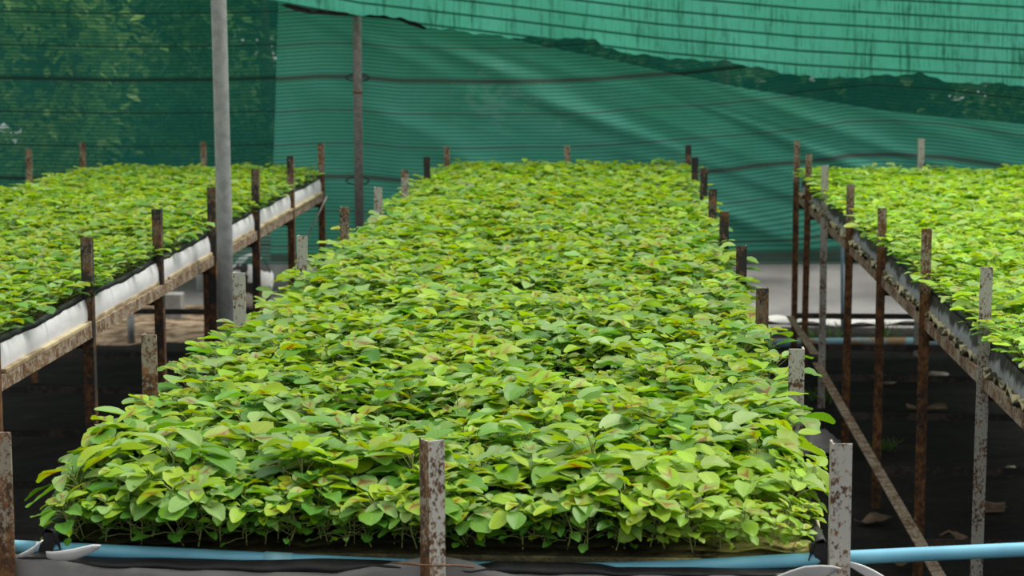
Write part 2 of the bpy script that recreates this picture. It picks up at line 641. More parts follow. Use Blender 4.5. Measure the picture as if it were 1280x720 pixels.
# ------------------------------------------------------------------ liners (plastic film trays) and growing medium
def strip(pts_bottom_top, y0, y1, step, xbase, side, seed, sag, mat, name, parent, solid=.0025, zt=.888, zb=.812):
    n = int((y1 - y0) / step)
    P = []
    ys = np.linspace(y0, y1, n + 1)
    wav = snoise(ys * 14, seed) * .0006 + snoise(ys * 6, seed + 1) * .004
    top = snoise(ys * 9, seed + 2) * .002 + snoise(ys * 40, seed + 3) * .0012
    for i, y in enumerate(ys):
        # the film hangs a little between the posts
        ph = min(abs(y - b_) for b_ in BAYS) / .45
        s_ = -sag * min(ph, 1)
        col = []
        for k in range(9):
            q = k / 8
            z = zb + (zt + top[i] + s_ - zb) * q
            bul = math.sin(q * PI) * .006 + wav[i] * (.3 + .7 * q)
            col.append((xbase + side * (bul + .010 * (1 - q)), y, z))
        P.append(col)
    return MB().grid(P).build(name, mat, parent, smooth=True, solid=solid), P


def liner(label, xl, xr, mat, seed, y0, lipmat):
    t = thing('bed_liner', label, 'liner', ((xl + xr) / 2, y0, .82))
    for side, x in ((1, xr - .028), (-1, xl + .028)):
        o, P = strip(None, y0, REAR - .01, .02, x, side, seed + side, .006, mat, 'side_panel', t)
        # black film folded inward over the top edge
        Q = []
        for c in P:
            a = c[-1]
            Q.append([(a[0] - side * .022, a[1], a[2] - .026), (a[0] - side * .012, a[1], a[2] + .003), (a[0] - side * .001, a[1], a[2] + .0075), (a[0] + side * .0035, a[1], a[2] + .001), (a[0] + side * .0045, a[1], a[2] - .007 - .001 * math.sin(a[1] * 31))])
        MB().grid(Q).build('folded_lip', lipmat, t, smooth=True, solid=.0015)
        c0 = [tuple(p) for p in P[0]]
        loop = c0 + list(reversed([(p[0] - side * .02, p[1] + .004, p[2]) for p in c0]))
        MB().add(loop, [(k, k + 1, 16 - k, 17 - k) for k in range(8)]).build('corner_fold', lipmat, t, solid=.002)
    # rear panel
    P = []
    for i in range(41):
        x = xl + .03 + (xr - xl - .06) * i / 40
        P.append([(x, REAR - .01, .812), (x, REAR - .006, .85), (x, REAR - .01, .888 + .003 * math.sin(x * 19))])
    MB().grid(P).build('end_panel', mat, t, smooth=True, solid=.002)
    return t


linL = liner('white plastic liner with drip stains and black lip around the left bed', LXL, LXR, M['liner_left'], 3, FRONT + .02, M['black_film'])
linR = liner('grimy grey and black plastic liner around the right bed', RXL, RXR, M['liner_right'], 9, FRONT + .02, M['black_film'])
linC = liner('plastic liner of the middle bed, grey front panel with black rolled lip', CXL, CXR, M['black_film'], 21, FRONT + .03, M['black_film'])
# front panels
for l, xl, xr, m in ((linL, LXL, LXR, M['liner_left']), (linR, RXL, RXR, M['liner_right'])):
    P = []
    for i in range(41):
        x = xl + .03 + (xr - xl - .06) * i / 40
        P.append([(x, FRONT + .018, .812), (x, FRONT + .013, .85), (x, FRONT + .02, .888 + .003 * math.sin(x * 19))])
    MB().grid(P).build('end_panel', m, l, smooth=True, solid=.002)
# turned-up white corner at the far end of the left bed
P = []
for i in range(9):
    a = i / 8
    P.append([(-1.53 - .11 * a, REAR - .035 + .03 * q, .897 + .012 * math.sin(a * PI) * (1 - .4 * q) + .02 * q * (1 - a)) for q in (0, .25, .5, .75, 1)])
MB().grid(P).build('turned_corner', M['white_film'], linL, smooth=True, solid=.002)

# middle bed: front panel and lip, drawn across the front
PANEL = [(-40, 694), (20, 693), (60, 696), (90, 703), (130, 708), (200, 711), (340, 715), (420, 716), (460, 709), (500, 702), (525, 697), (560, 696), (590, 702), (612, 712), (640, 718), (950, 719), (1000, 714), (1100, 712)]
LIP = [(-40, 690), (20, 692), (60, 690), (75, 688), (100, 697), (130, 699), (200, 698), (300, 701), (340, 701), (400, 699), (470, 701), (510, 703), (590, 708), (620, 703), (700, 704), (750, 706), (770, 710), (860, 710), (900, 711), (960, 712), (1100, 712)]
YP = FRONT + .018
P, Q = [], []
for x in np.arange(14, 1046, 6.0):
    zt = on_y(x, interp(PANEL, x), YP)
    w = .004 * math.sin(x * .045) + .003 * math.sin(x * .11)
    P.append([(zt[0], YP + w * (1 - q) - .006 * math.sin(q * PI), .775 + (zt[2] - .775) * q) for q in np.linspace(0, 1, 8)])
    zl = on_y(x, interp(LIP, x), YP + .012)
    yb = YP + .006
    zb = min(zt[2] - .004, zl[2] - .008)
    c = []
    for q in np.linspace(0, 1, 9):
        c.append((zl[0], yb + .006 * q - .010 * math.sin(q * PI) + .002 * math.sin(x * .07 + 3 * q), zb + (zl[2] - zb) * q))
    c += [(zl[0], yb + .013, zl[2] - .001), (zl[0], yb + .017, zl[2] - .02)]
    Q.append(c)
MB().grid(P).build('front_panel', M['grey_film'], linC, smooth=True, solid=.002)
MB().grid(Q).build('rolled_lip', M['black_film'], linC, smooth=True, solid=.002)


def flap(name, spine, width, lift, mat, Y, parent, zf=.375):
    """a curled tongue of film; spine in picture points on the vertical plane Y, width in metres"""
    P = []
    n = len(spine)
    for i, (x, y) in enumerate(spine):
        a = i / (n - 1)
        c = on_y(x, y, Y)
        w = width * math.sin(PI * min(.12 + a * .80, 1)) ** .6
        row = []
        for q in np.linspace(-1, 1, 9):
            row.append((c[0] + .006 * q * a, c[1] - .012 + .55 * w * q * -1 - .01 * a, c[2] + zf * w * q + lift * (q * q) * w))
        P.append(row)
    return MB().grid(P).build(name, mat, parent, smooth=True, solid=.0015)


flap('white_flap', [(62, 694), (72, 697), (84, 697), (97, 695), (108, 691), (118, 686), (127, 682)], .021, .5, M['white_film'], YP - .006, linC)
flap('white_flap', [(28, 694), (38, 691), (46, 686), (52, 679), (55, 673)], .014, .3, M['white_film'], YP - .004, linC)
flap('white_flap', [(962, 726), (985, 718), (1002, 713), (1020, 711), (1034, 710), (1044, 709)], .015, .05, M['white_film'], YP - .012, linC, .8)
flap('white_flap', [(1062, 703), (1074, 708), (1086, 714), (1096, 719), (1106, 724)], .009, .1, M['white_film'], YP - .016, linC, .8)


def medium(name, label, xl, xr, y0, y1, ztop=.884):
    nx, ny = 30, int((y1 - y0) / .05)
    P = []
    for i in range(ny + 1):
        y = y0 + (y1 - y0) * i / ny
        P.append([(xl + (xr - xl) * j / nx, y, ztop - .012 + .006 * math.sin(j * 1.3 + y * 9) * math.sin(y * 23 + j) + random.uniform(-.004, .004)) for j in range(nx + 1)])
    m = MB().grid(P)
    # sides and underside make it a solid layer
    m.box((xl, y0, .8345), (xr, y1, ztop - .026))
    o = m.build(name, M['medium'], smooth=True)
    return tag(o, label, 'soil', None, 'stuff')


medium('growing_medium', 'brown growing medium with bleached yellow corner in the middle bed', CXL + .045, CXR - .045, FRONT + .05, REAR - .03)
medium('growing_medium', 'brown growing medium in the left bed', LXL + .045, LXR - .045, FRONT + .05, REAR - .03)
medium('growing_medium', 'brown growing medium in the right bed', RXL + .045, RXR - .045, FRONT + .05, REAR - .03)

# ------------------------------------------------------------------ seedlings
VROW_HI = np.array([0, .10, .26, .45, .64, .82, .94, 1.0])
WROW_HI = np.array([.05, .50, .90, 1.0, .90, .62, .34, .06])
VROW_MD = np.array([0, .14, .40, .68, .90, 1.0])
WROW_MD = np.array([.06, .62, 1.0, .86, .45, .06])
VROW_LO = np.array([0, .28, .62, .90, 1.0])
WROW_LO = np.array([.10, .92, .92, .46, .08])


def leaf_blades(base, az, pitch, curl, L, W, fold, wave, roll, rows, nu):
    """vertices (N, nv, nu, 3) of N leaf blades; uv (nv, nu, 2)"""
    vr, wr = rows
    N, nv = len(az), len(vr)
    us = np.linspace(-1, 1, nu)
    th = pitch[:, None] - curl[:, None] * vr[None, :]
    dv = np.diff(vr, prepend=0)
    thm = np.concatenate([th[:, :1], (th[:, 1:] + th[:, :-1]) / 2], 1)
    cx = np.cumsum(np.cos(thm) * dv, 1) * L[:, None]
    cz = np.cumsum(np.sin(thm) * dv, 1) * L[:, None]
    w = W[:, None, None] * wr[None, :, None] * us[None, None, :]
    lift = np.abs(w) * fold[:, None, None] + wave[:, None, None] * np.sin(vr[None, :, None] * 11 + us[None, None, :] * 2.2) * W[:, None, None] * np.abs(us)[None, None, :]
    # the basal lobes sweep back a little, the tip is blunt
    nx, nz = -np.sin(th), np.cos(th)
    back = -.10 * L[:, None, None] * (us ** 2)[None, None, :] * np.where(vr < .5, 1 - vr * 2, 0)[None, :, None] + .05 * L[:, None, None] * (us ** 2)[None, None, :] * np.where(vr > .9, 1, 0)[None, :, None]
    cr, sr = np.cos(roll)[:, None, None], np.sin(roll)[:, None, None]
    yl = w * cr - lift * sr
    zl = w * sr + lift * cr
    X = cx[:, :, None] + nx[:, :, None] * zl + back
    Z = cz[:, :, None] + nz[:, :, None] * zl
    ca, sa = np.cos(az)[:, None, None], np.sin(az)[:, None, None]
    P = np.stack([X * ca - yl * sa, X * sa + yl * ca, Z], -1) + base[:, None, None, :]
    uv = np.stack(np.broadcast_arrays((us[None, :] + 1) / 2, vr[:, None]), -1)
    return P, uv


def sticks(P, r, n=3):
    """tubes along (N, K, 3) polylines with radii (N, K)"""
    N, K, _ = P.shape
    t = np.gradient(P, axis=1)
    t /= np.linalg.norm(t, axis=2, keepdims=True) + 1e-9
    ref = np.zeros_like(t)
    ref[..., 0] = .31
    ref[..., 1] = .95
    a = np.cross(t, ref)
    a /= np.linalg.norm(a, axis=2, keepdims=True) + 1e-9
    b_ = np.cross(t, a)
    ang = np.arange(n) * 2 * np.pi / n
    V = P[:, :, None, :] + r[:, :, None, None] * (a[:, :, None, :] * np.cos(ang)[None, None, :, None] + b_[:, :, None, :] * np.sin(ang)[None, None, :, None])
    i, k, q = np.meshgrid(np.arange(N), np.arange(K - 1), np.arange(n), indexing='ij')
    b0 = i * K * n + k * n
    Fc = np.stack([b0 + q, b0 + (q + 1) % n, b0 + n + (q + 1) % n, b0 + n + q], -1).reshape(-1, 4)
    return V.reshape(-1, 3), Fc


def grid_faces(N, nv, nu):
    i, a, b_ = np.meshgrid(np.arange(N), np.arange(nv - 1), np.arange(nu - 1), indexing='ij')
    o = i * nv * nu + a * nu + b_
    return np.stack([o, o + 1, o + nu + 1, o + nu], -1).reshape(-1, 4)


def quad_mesh(name, V, Fc, mats, matidx=None, uv=None, col=None):
    me = bpy.data.meshes.new(name)
    me.vertices.add(len(V))
    me.vertices.foreach_set('co', np.ascontiguousarray(V, np.float32).ravel())
    me.loops.add(len(Fc) * 4)
    me.polygons.add(len(Fc))
    me.polygons.foreach_set('loop_start', np.arange(0, len(Fc) * 4, 4, dtype=np.int32))
    me.polygons.foreach_set('loop_total', np.full(len(Fc), 4, np.int32))
    me.loops.foreach_set('vertex_index', np.ascontiguousarray(Fc, np.int32).ravel())
    me.polygons.foreach_set('use_smooth', np.ones(len(Fc), bool))
    for m in mats:
        me.materials.append(m)
    if matidx is not None:
        me.polygons.foreach_set('material_index', np.ascontiguousarray(matidx, np.int32))
    if uv is not None:
        l = me.uv_layers.new(name='UVMap')
        l.data.foreach_set('uv', np.ascontiguousarray(uv[Fc.ravel()], np.float32).ravel())
    if col is not None:
        a = me.color_attributes.new('leafcol', 'FLOAT_COLOR', 'POINT')
        a.data.foreach_set('color', np.ascontiguousarray(col, np.float32).ravel())
    me.update(calc_edges=True)
    me.validate()
    return me


GREEN = np.array([.118, .280, .024])
PALE = np.array([.225, .375, .100])
YELLOW = np.array([.255, .415, .012])
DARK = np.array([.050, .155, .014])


def plant_params(n, K, r, scale, yellow=0.0, low=False):
    """leaf parameters of n seedlings with K leaves each, at the origin; arrays (n, K)"""
    k = np.arange(K)[None, :]
    fr = (k + .5) / K
    h = .074 * scale[:, None] * r.uniform(.9, 1.1, (n, 1))
    az = r.uniform(0, 6.28, (n, 1)) + k * 2.4 + r.normal(0, .3, (n, K))
    zat = h * np.clip(.06 + .95 * fr ** .85, 0, 1)
    pet = scale[:, None] * (.040 - .030 * fr ** 2.2) * r.uniform(.75, 1.2, (n, K))
    elev = np.radians(30 + 28 * fr + r.normal(0, 9, (n, K)))
    size = np.interp(fr, [0, .12, .3, .62, .82, 1.0], [.024, .031, .040, .053, .045, .024])
    if low:
        # front-row plants: leafy right down to the soil, long drooping lower petioles
        zat = h * np.clip(.04 + .96 * fr ** 1.1, 0, 1)
        elev = np.radians(16 + 40 * fr + r.normal(0, 12, (n, K)))
        size = np.interp(fr, [0, .3, .62, .82, 1.0], [.017, .026, .043, .042, .026])
    L = np.minimum(scale[:, None] ** .8 * size * r.uniform(.7, 1.25, (n, K)), .060)
    W = L * r.uniform(.29, .41, (n, K))
    pitch = np.radians(r.normal(6, 9, (n, K)) + 12 * (fr > .85))
    curl = np.radians(r.uniform(4, 38, (n, K)))
    fold = r.uniform(.05, .55, (n, K))
    wave = r.uniform(0, .16, (n, K))
    roll = r.normal(0, .15, (n, K))
    # colour: lower leaves painted darker as canopy shade, young ones yellow-green
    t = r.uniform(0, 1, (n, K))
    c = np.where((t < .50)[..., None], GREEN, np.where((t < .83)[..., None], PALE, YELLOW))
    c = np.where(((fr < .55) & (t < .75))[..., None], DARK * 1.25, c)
    young = (fr > .80)
    c = np.where((young & (t < .6))[..., None], YELLOW, c)
    c = c * (1 - yellow) + (YELLOW * np.array([1.15, 1.1, 2.0])) * yellow
    c = c * (1 + .3 * (yellow == .22)) * r.uniform(.82, 1.18, (n, K, 1)) * (1 + r.normal(0, .05, (n, K, 3)))  # right bed's leaves brightened, stronger light from the right put into the colour
    u = r.uniform(0, 1, (n, K))
    bl = np.where(young, np.where(u < .48, r.uniform(.75, 1, (n, K)), .0), np.where(u < .16, r.uniform(.12, .6, (n, K)), 0.0))
    bl = np.where(fr < .25, 0, bl)
    return dict(h=h[:, 0], az=az, zat=zat, pet=pet, elev=elev, L=L, W=W, pitch=pitch, curl=curl, fold=fold, wave=wave, roll=roll, col=np.clip(c, 0, 1), bl=bl, fr=fr)


def grow(pr, sel, r, rows, nu, petseg):
    """meshes arrays for leaves SEL (bool over K) of the plants in pr, at the origin"""
    n, K = pr['az'].shape
    ks = np.where(sel)[0]
    g = lambda a: a[:, ks].reshape(-1)
    az, zat, pet, el = g(pr['az']), g(pr['zat']), g(pr['pet']), g(pr['elev'])
    a0 = np.stack([np.zeros_like(zat), np.zeros_like(zat), zat], -1)
    d = np.stack([np.cos(az) * np.cos(el), np.sin(az) * np.cos(el), np.sin(el)], -1)
    a1 = a0 + d * pet[:, None]
    mid = (a0 + a1) / 2 + np.stack([np.cos(az) * .0, np.sin(az) * .0, pet * .07], -1)
    P, uv = leaf_blades(a1, az, g(pr['pitch']), g(pr['curl']), g(pr['L']), g(pr['W']), g(pr['fold']), g(pr['wave']), g(pr['roll']), rows, nu)
    N = len(az)
    nv = len(rows[0])
    pl = np.stack([a0, mid, a1], 1) if petseg == 2 else np.stack([a0, a1], 1)
    rad = np.full(pl.shape[:2], .00065)
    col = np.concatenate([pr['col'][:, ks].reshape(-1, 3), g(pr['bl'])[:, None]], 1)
    plant = np.repeat(np.arange(n), len(ks))
    return P, uv, pl, rad, col, plant


def leaf_pack(P, uv, col):
    N, nv, nu, _ = P.shape
    V = P.reshape(-1, 3)
    Fc = grid_faces(N, nv, nu)
    U = np.broadcast_to(uv[None], (N, nv, nu, 2)).reshape(-1, 2)
    C = np.repeat(col, nv * nu, 0)
    return V, Fc, U, C


def template(r, scale, K, yellow, low=False):
    pr = plant_params(1, K, r, np.array([scale]), yellow, low)
    fr = pr['fr'][0]
    out = []
    young = fr > .80
    for sel, nm in ((~young, 'foliage'), (young, 'young_leaves')):
        P, uv, pl, rad, col, _ = grow(pr, sel, r, (VROW_HI, WROW_HI), 5, 2)
        V, Fc, U, C = leaf_pack(P, uv, col)
        SV, SF = sticks(pl, rad, 4)
        V2 = np.concatenate([V, SV])
        F2 = np.concatenate([Fc, SF + len(V)])
        U2 = np.concatenate([U, np.zeros((len(SV), 2))])
        C2 = np.concatenate([C, np.tile([.2, .3, .08, 0], (len(SV), 1))])
        mi = np.concatenate([np.zeros(len(Fc)), np.ones(len(SF))])
        out.append((nm, quad_mesh(nm, V2, F2, [M['leaf'], M['stem']], mi, U2, C2)))
    h = pr['h'][0]
    bend = r.normal(0, .004, 2)
    pts = np.array([[[0, 0, -.012], [bend[0], bend[1], h * .35], [bend[0] * .6, bend[1] * .6, h * .7], [0, 0, h]]])
    SV, SF = sticks(pts, np.array([[.0012, .0012, .0011, .0008]]), 6)
    out.append(('stem', quad_mesh('stem', SV, SF, [M['stem']])))
    return out


def canopy_scale(x, y, bed):
    """how tall the seedlings stand, over the bed"""
    s = 1.0 + .07 * np.sin(x * 7.3 + y * 2.1) * np.sin(y * 3.7 - x * 4) + .05 * np.sin(x * 19 + y * 11)
    if bed == 'middle':
        for cx, cy, rx, ry, d in DIPS:
            s = s - d * np.exp(-((x - cx) / rx) ** 2 - ((y - cy) / ry) ** 2)
        s = s - .30 * np.clip((x - .10) / .2, 0, 1) * np.clip((3.45 - y) / .3, 0, 1)
        s = s - .20 * np.clip((3.10 - y) / .1, 0, 1)
        s = s * (1.10 - .012 * (y - 3))
    elif bed == 'left':
        s = s * .80
    else:
        s = s * .86
    return np.clip(s, .3, 1.4)


DIPS = [(-.09, 4.20, .11, .20, .80), (-.33, 3.62, .12, .10, .50), (-.55, 4.1, .12, .14, .42), (.03, 3.75, .10, .09, .45), (-.62, 3.5, .10, .09, .45), (-.13, 3.36, .08, .07, .40), (-.48, 3.30, .08, .06, .40), (-.25, 5.3, .16, .20, .38), (.12, 4.8, .07, .14, .40), (-.62, 5.0, .10, .20, .38), (-.30, 6.5, .2, .25, .3)]


def positions(xl, xr, y0, y1, sp, r):
    nx = max(2, int(round((xr - xl) / sp)))
    ny = int(round((y1 - y0) / sp))
    X, Y = np.meshgrid((np.arange(nx) + .5) / nx * (xr - xl) + xl, (np.arange(ny) + .5) / ny * (y1 - y0) + y0)
    X = X + np.where(np.arange(ny)[:, None] % 2, sp * .25, -sp * .25)
    X = X + r.normal(0, sp * .22, X.shape)
    Y = Y + r.normal(0, sp * .22, Y.shape)
    return np.clip(X.ravel(), xl, xr), np.clip(Y.ravel(), y0, y1)


def lean(x, y, xl, xr, y0, r):
    """outward lean (dx, dy) of plants along the rims"""
    a = np.clip((xl + .07 - x) / .07, 0, 1)
    b_ = np.clip((x - xr + .07) / .07, 0, 1)
    c = np.clip((y0 + .05 - y) / .05, 0, 1)
    return (b_ - a) * .62 + r.normal(0, .07, x.shape), -c * .24 + r.normal(0, .07, x.shape)


def mass(name, label, X, Y, bed, r, lods, xl, xr, y0, ztop=.876, yellow=0.0, K=9):
    """the seedlings nobody could count one by one: one object"""
    Vs, Fs, Us, Cs, Ms = [], [], [], [], []
    off = 0
    for (ya, yb, rows, nu, ps, nst) in lods:
        m = (Y >= ya) & (Y < yb)
        x, y = X[m], Y[m]
        n = len(x)
        if not n:
            continue
        sc = canopy_scale(x, y, bed) * r.uniform(.74, 1.22, n)
        pr = plant_params(n, K, r, sc, yellow)
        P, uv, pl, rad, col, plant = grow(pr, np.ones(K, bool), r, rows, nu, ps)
        lx, ly = lean(x, y, xl, xr, y0, r)

        def place(A, pid):
            sh = A.shape
            A = A.reshape(sh[0], -1, 3)
            z = A[..., 2]
            A = np.stack([A[..., 0] + lx[pid][:, None] * z + x[pid][:, None], A[..., 1] + ly[pid][:, None] * z + y[pid][:, None], z + ztop - np.abs(lx[pid][:, None]) * z * .25], -1)
            return A.reshape(sh)
        V, Fc, U, C = leaf_pack(place(P, plant), uv, col)
        SV, SF = sticks(place(pl, plant), rad, 3)
        st = np.stack([np.stack([np.zeros(n), np.zeros(n), np.full(n, -.01)], -1), np.stack([np.zeros(n), np.zeros(n), pr['h']], -1)], 1)
        TV, TF = sticks(place(st, np.arange(n)), np.full((n, 2), .0012), nst)
        for v_, f_, u_, c_, mi in ((V, Fc, U, C, 0), (SV, SF, None, None, 1), (TV, TF, None, None, 1)):
            Vs.append(v_)
            Fs.append(f_ + off)
            Us.append(u_ if u_ is not None else np.zeros((len(v_), 2)))
            Cs.append(c_ if c_ is not None else np.tile([.2, .3, .08, 0], (len(v_), 1)))
            Ms.append(np.full(len(f_), mi))
            off += len(v_)
    me = quad_mesh(name, np.concatenate(Vs), np.concatenate(Fs), [M['leaf'], M['stem']], np.concatenate(Ms), np.concatenate(Us), np.concatenate(Cs))
    o = bpy.data.objects.new(name, me)
    COL.objects.link(o)
    return tag(o, label, 'seedlings', None, 'stuff')


HI = (VROW_HI, WROW_HI)
MD = (VROW_MD, WROW_MD)
LO = (VROW_LO, WROW_LO)

r = np.random.default_rng(77)
SPC = .044
X, Y = positions(CXL + .055, CXR - .055, FRONT + .068, REAR - .05, SPC, r)
xf = np.linspace(CXL + .07, CXR - .07, 30) + r.normal(0, .008, 30)
yf = FRONT + .056 + r.uniform(-.002, .012, 30)
X, Y = np.r_[X, xf], np.r_[Y, yf]
order = np.argsort(Y + .02 * np.abs(X))
near, rest = order[:300], order[300:]

temps = [template(r, s_, K, 0) for i, (s_, K) in enumerate([(1.0, 13), (1.05, 14), (.95, 13), (1.1, 14), (.92, 12), (1.0, 14), (1.08, 13), (.9, 13), (1.02, 14), (.97, 12), (1.0, 12), (.88, 13)])]
ytemps = [template(r, s_, K, .62) for i, (s_, K) in enumerate([(.95, 12), (1.0, 13), (.9, 12), (1.05, 13), (.85, 12)])]
ftemps = [template(r, s_, K, 0, True) for s_, K in [(.92, 19), (.98, 20), (.88, 19), (1.02, 20), (.82, 18), (.95, 20)]]
fytemps = [template(r, s_, K, .5, True) for s_, K in [(.9, 19), (.95, 18), (.8, 18), (.98, 20)]]
GROUPS = {
    'pipe': ('small green seedling in the very front row of the middle bed, along the pipe', 'seedlings in the front row along the pipe'),
    'left': ('green seedling leaning over the left rim at the front of the middle bed', 'seedlings leaning over the near left rim'),
    'right': ('yellow-green seedling leaning over the right rim at the front of the middle bed', 'seedlings leaning over the near right rim'),
    'corner': ('thin yellowish seedling on bleached fibre in the near right corner of the middle bed', 'yellowish seedlings in the near right corner'),
    'lhalf': ('green seedling with red-blotched young leaves, near the front, left of the central front post', 'near seedlings left of the central front post'),
    'rhalf': ('green seedling with red-blotched young leaves, near the front, between the two right-hand front posts', 'near seedlings right of the central front post'),
}
proto = {}


def seedling(i):
    x, y = float(X[i]), float(Y[i])
    corner = x > .02 and y < 3.34
    if y < 3.055:
        g = 'pipe'
    elif x < CXL + .11:
        g = 'left'
    elif x > CXR - .10:
        g = 'right'
    elif corner:
        g = 'corner'
    else:
        g = 'lhalf' if x < -.272 else 'rhalf'
    ts = ytemps if (corner or (g in ('right', 'pipe') and x > .02)) else temps
    if y < 3.12:
        ts = fytemps if x > .02 else ftemps
    k = int(r.integers(len(ts)))
    key = (id(ts), k)
    lab, grp = GROUPS[g]
    if key not in proto:
        root = thing('seedling', lab, 'seedling', (0, 0, 0), grp)
        for nm, me in ts[k]:
            o = bpy.data.objects.new(nm, me)
            o.parent = root
            COL.objects.link(o)
        proto[key] = root
    else:
        src = proto[key]
        root = src.copy()
        COL.objects.link(root)
        for ch in src.children:
            c = ch.copy()
            c.parent = root
            COL.objects.link(c)
    root['label'], root['group'] = lab, grp
    s_ = float(canopy_scale(np.array(x), np.array(y), 'middle')) * r.uniform(.78, 1.2)
    lx, ly = lean(np.array([x]), np.array([y]), CXL + .05, CXR - .05, FRONT + .05, r)
    root.location = (x, y, .876)
    root.rotation_euler = (-float(ly[0]), float(lx[0]), 0)
    rz = Matrix.Rotation(r.uniform(0, 6.28), 4, 'Z')
    root.rotation_euler = (Matrix.Rotation(-float(ly[0]), 4, 'X') @ Matrix.Rotation(float(lx[0]), 4, 'Y') @ rz).to_euler()
    root.scale = (s_, s_, s_)


for i in near:
    seedling(int(i))

mass('seedlings', 'dense mat of green seedlings filling the middle bed beyond its front rows', X[rest], Y[rest], 'middle', r,
     [(2.9, 5.2, HI, 5, 2, 4), (5.2, 7.2, MD, 3, 2, 3), (7.2, 11, LO, 3, 1, 3)], CXL + .05, CXR - .05, 0)
XLp, YLp = positions(LXL + .05, LXR - .05, FRONT + .065, REAR - .05, .046, r)
mass('seedlings', 'dense mat of light green seedlings filling the left bed', XLp, YLp, 'left', r, [(2.9, 6, MD, 3, 1, 3), (6, 11, LO, 3, 1, 3)], LXL + .05, LXR - .05, 0, K=9)
XRp, YRp = positions(RXL + .05, RXR - .05, FRONT + .065, REAR - .05, .046, r)
mass('seedlings', 'dense mat of bright yellow-green seedlings filling the right bed', XRp, YRp, 'right', r, [(2.9, 6, MD, 3, 1, 3), (6, 11, LO, 3, 1, 3)], RXL + .05, RXR - .05, 0, yellow=.22, K=9)


# ------------------------------------------------------------------ pipes and poles
def smooth_path(pts, n=60):
    pts = np.array(pts, float)
    d = np.r_[0, np.cumsum(np.linalg.norm(np.diff(pts, axis=0), axis=1))]
    t = np.linspace(0, d[-1], n)
    out = np.stack([np.interp(t, d, pts[:, k]) for k in range(3)], -1)
    for _ in range(12):
        out[1:-1] = (out[:-2] + 2 * out[1:-1] + out[2:]) / 4
    return out


PIPE = [(2, 683), (60, 686), (180, 691), (330, 699), (450, 705), (600, 711), (700, 713), (800, 712), (870, 708), (1000, 700), (1100, 695), (1280, 687), (1500, 676)]
pp_ = [on_y(x, y, FRONT + .045 if x < 900 else FRONT + .045 - .00002 * (x - 900)) for x, y in PIPE]
tp = thing('water_pipe', 'light blue plastic water pipe lying along the front of the middle bed', 'pipe', tuple(pp_[0]))
path = smooth_path(pp_)
MB().tube(path, .0108, 16).build('pipe', M['pipe_blue'], tp, smooth=True)
px = [p for p in path]
a_, b2 = on_y(331, 699, FRONT + .045), on_y(366, 701, FRONT + .045)
MB().tube([a_, b2], .0122, 16).build('coupling', M['pipe_joint'], tp, smooth=True)

MB_ = MB().tube([(-1.405, 7.15, -.02), (-1.405, 7.15, 1.0), (-1.413, 7.15, 2.0), (-1.42, 7.15, 3.1)], .0275, 24)
tag(MB_.build('metal_pole', M['grey_pole'], smooth=True), 'thick smooth grey metal pole standing beside the left bed', 'pole')
p0 = on_y(447, 100, 10.82)
t = thing('support_pole', 'thin dull grey pole standing against the green net behind the beds', 'pole', (float(p0[0]), 10.82, 0))
MB().tube([(p0[0] + .004, 10.82, -.02), (p0[0], 10.82, 1.2), (p0[0], 10.82, 3.1)], .0235, 20).build('shaft', M['thin_pole'], t, smooth=True)
j = on_y(448, 115, 10.82)
MB().tube([(p0[0], 10.82, j[2] - .006), (p0[0], 10.82, j[2] + .006)], .0255, 20).build('collar', M['wire'], t, smooth=True)
for yy in (97, 226):
    c = on_y(447, yy, 10.85)
    ring = []
    for k in range(25):
        a = k / 24 * 2 * PI
        ring.append((c[0] + .062 * math.cos(a), 10.85, c[2] + .020 * math.sin(a)))
    MB().tube(ring, .0035, 6, cap=False).build('net_tie', M['black_film'], t, smooth=True)
tag(MB().tube([on_y(1053, 436, 10.75), on_y(1053, 380, 10.75), on_y(1052.5, 240, 10.75)], .009, 12).build('upright_pipe', M['pipe_dull'], smooth=True), 'thin upright blue pipe behind the right bed posts', 'pipe')
q0, q1 = on_z(930, 430, .02), on_z(1230, 428, .02)
tag(MB().tube([(q0[0], q0[1], .022), ((q0[0] + q1[0]) / 2, (q0[1] + q1[1]) / 2, .024), (q1[0], q1[1], .022)], .026, 14).build('ground_pipe', M['pipe_dirty'], smooth=True), 'dirty blue pipe lying on the ground behind the benches', 'pipe')

# tie wire round the central front post, cord at the far corner of the left bed
tw = [on_y(490, 703, FRONT - .022), on_y(510, 705, FRONT - .03), on_y(526, 706, FRONT - .055), on_y(541, 708, FRONT - .062), on_y(557, 706, FRONT - .05), on_y(575, 707, FRONT - .03), on_y(592, 709, FRONT - .015)]
tag(MB().tube(smooth_path(tw, 30), .0016, 6).build('tie_wire', M['wire'], smooth=True), 'rusty wire tied round the central front post of the middle bed', 'wire')
tag(MB().tube([(-1.49, 10.13, .795), (-1.47, 10.14, .80), *[on_y(x, y, 10.1) for x, y in ((398, 268), (390, 284), (383, 300))], (-1.60, 10.12, .02)], .004, 6).build('cord', M['cord'], smooth=True), 'pale cord hanging from the far corner of the left bed', 'cord')

# ------------------------------------------------------------------ shade nets
YA, YB, YC = 11.12, 10.95, 10.66


def net(name, label, mat, xs, rows, fn_pt, fn_uv):
    nx = len(xs)
    V = np.zeros((nx, rows, 3))
    U = np.zeros((nx, rows, 2))
    for i, x in enumerate(xs):
        for k in range(rows):
            q = k / (rows - 1)
            V[i, k] = fn_pt(x, q)
            U[i, k] = fn_uv(x, q)
    o = bpy.data.objects.new(name, quad_mesh(name, V.reshape(-1, 3), grid_faces(1, nx, rows), [mat], None, U.reshape(-1, 2)))
    COL.objects.link(o)
    return tag(o, label, 'shade net')


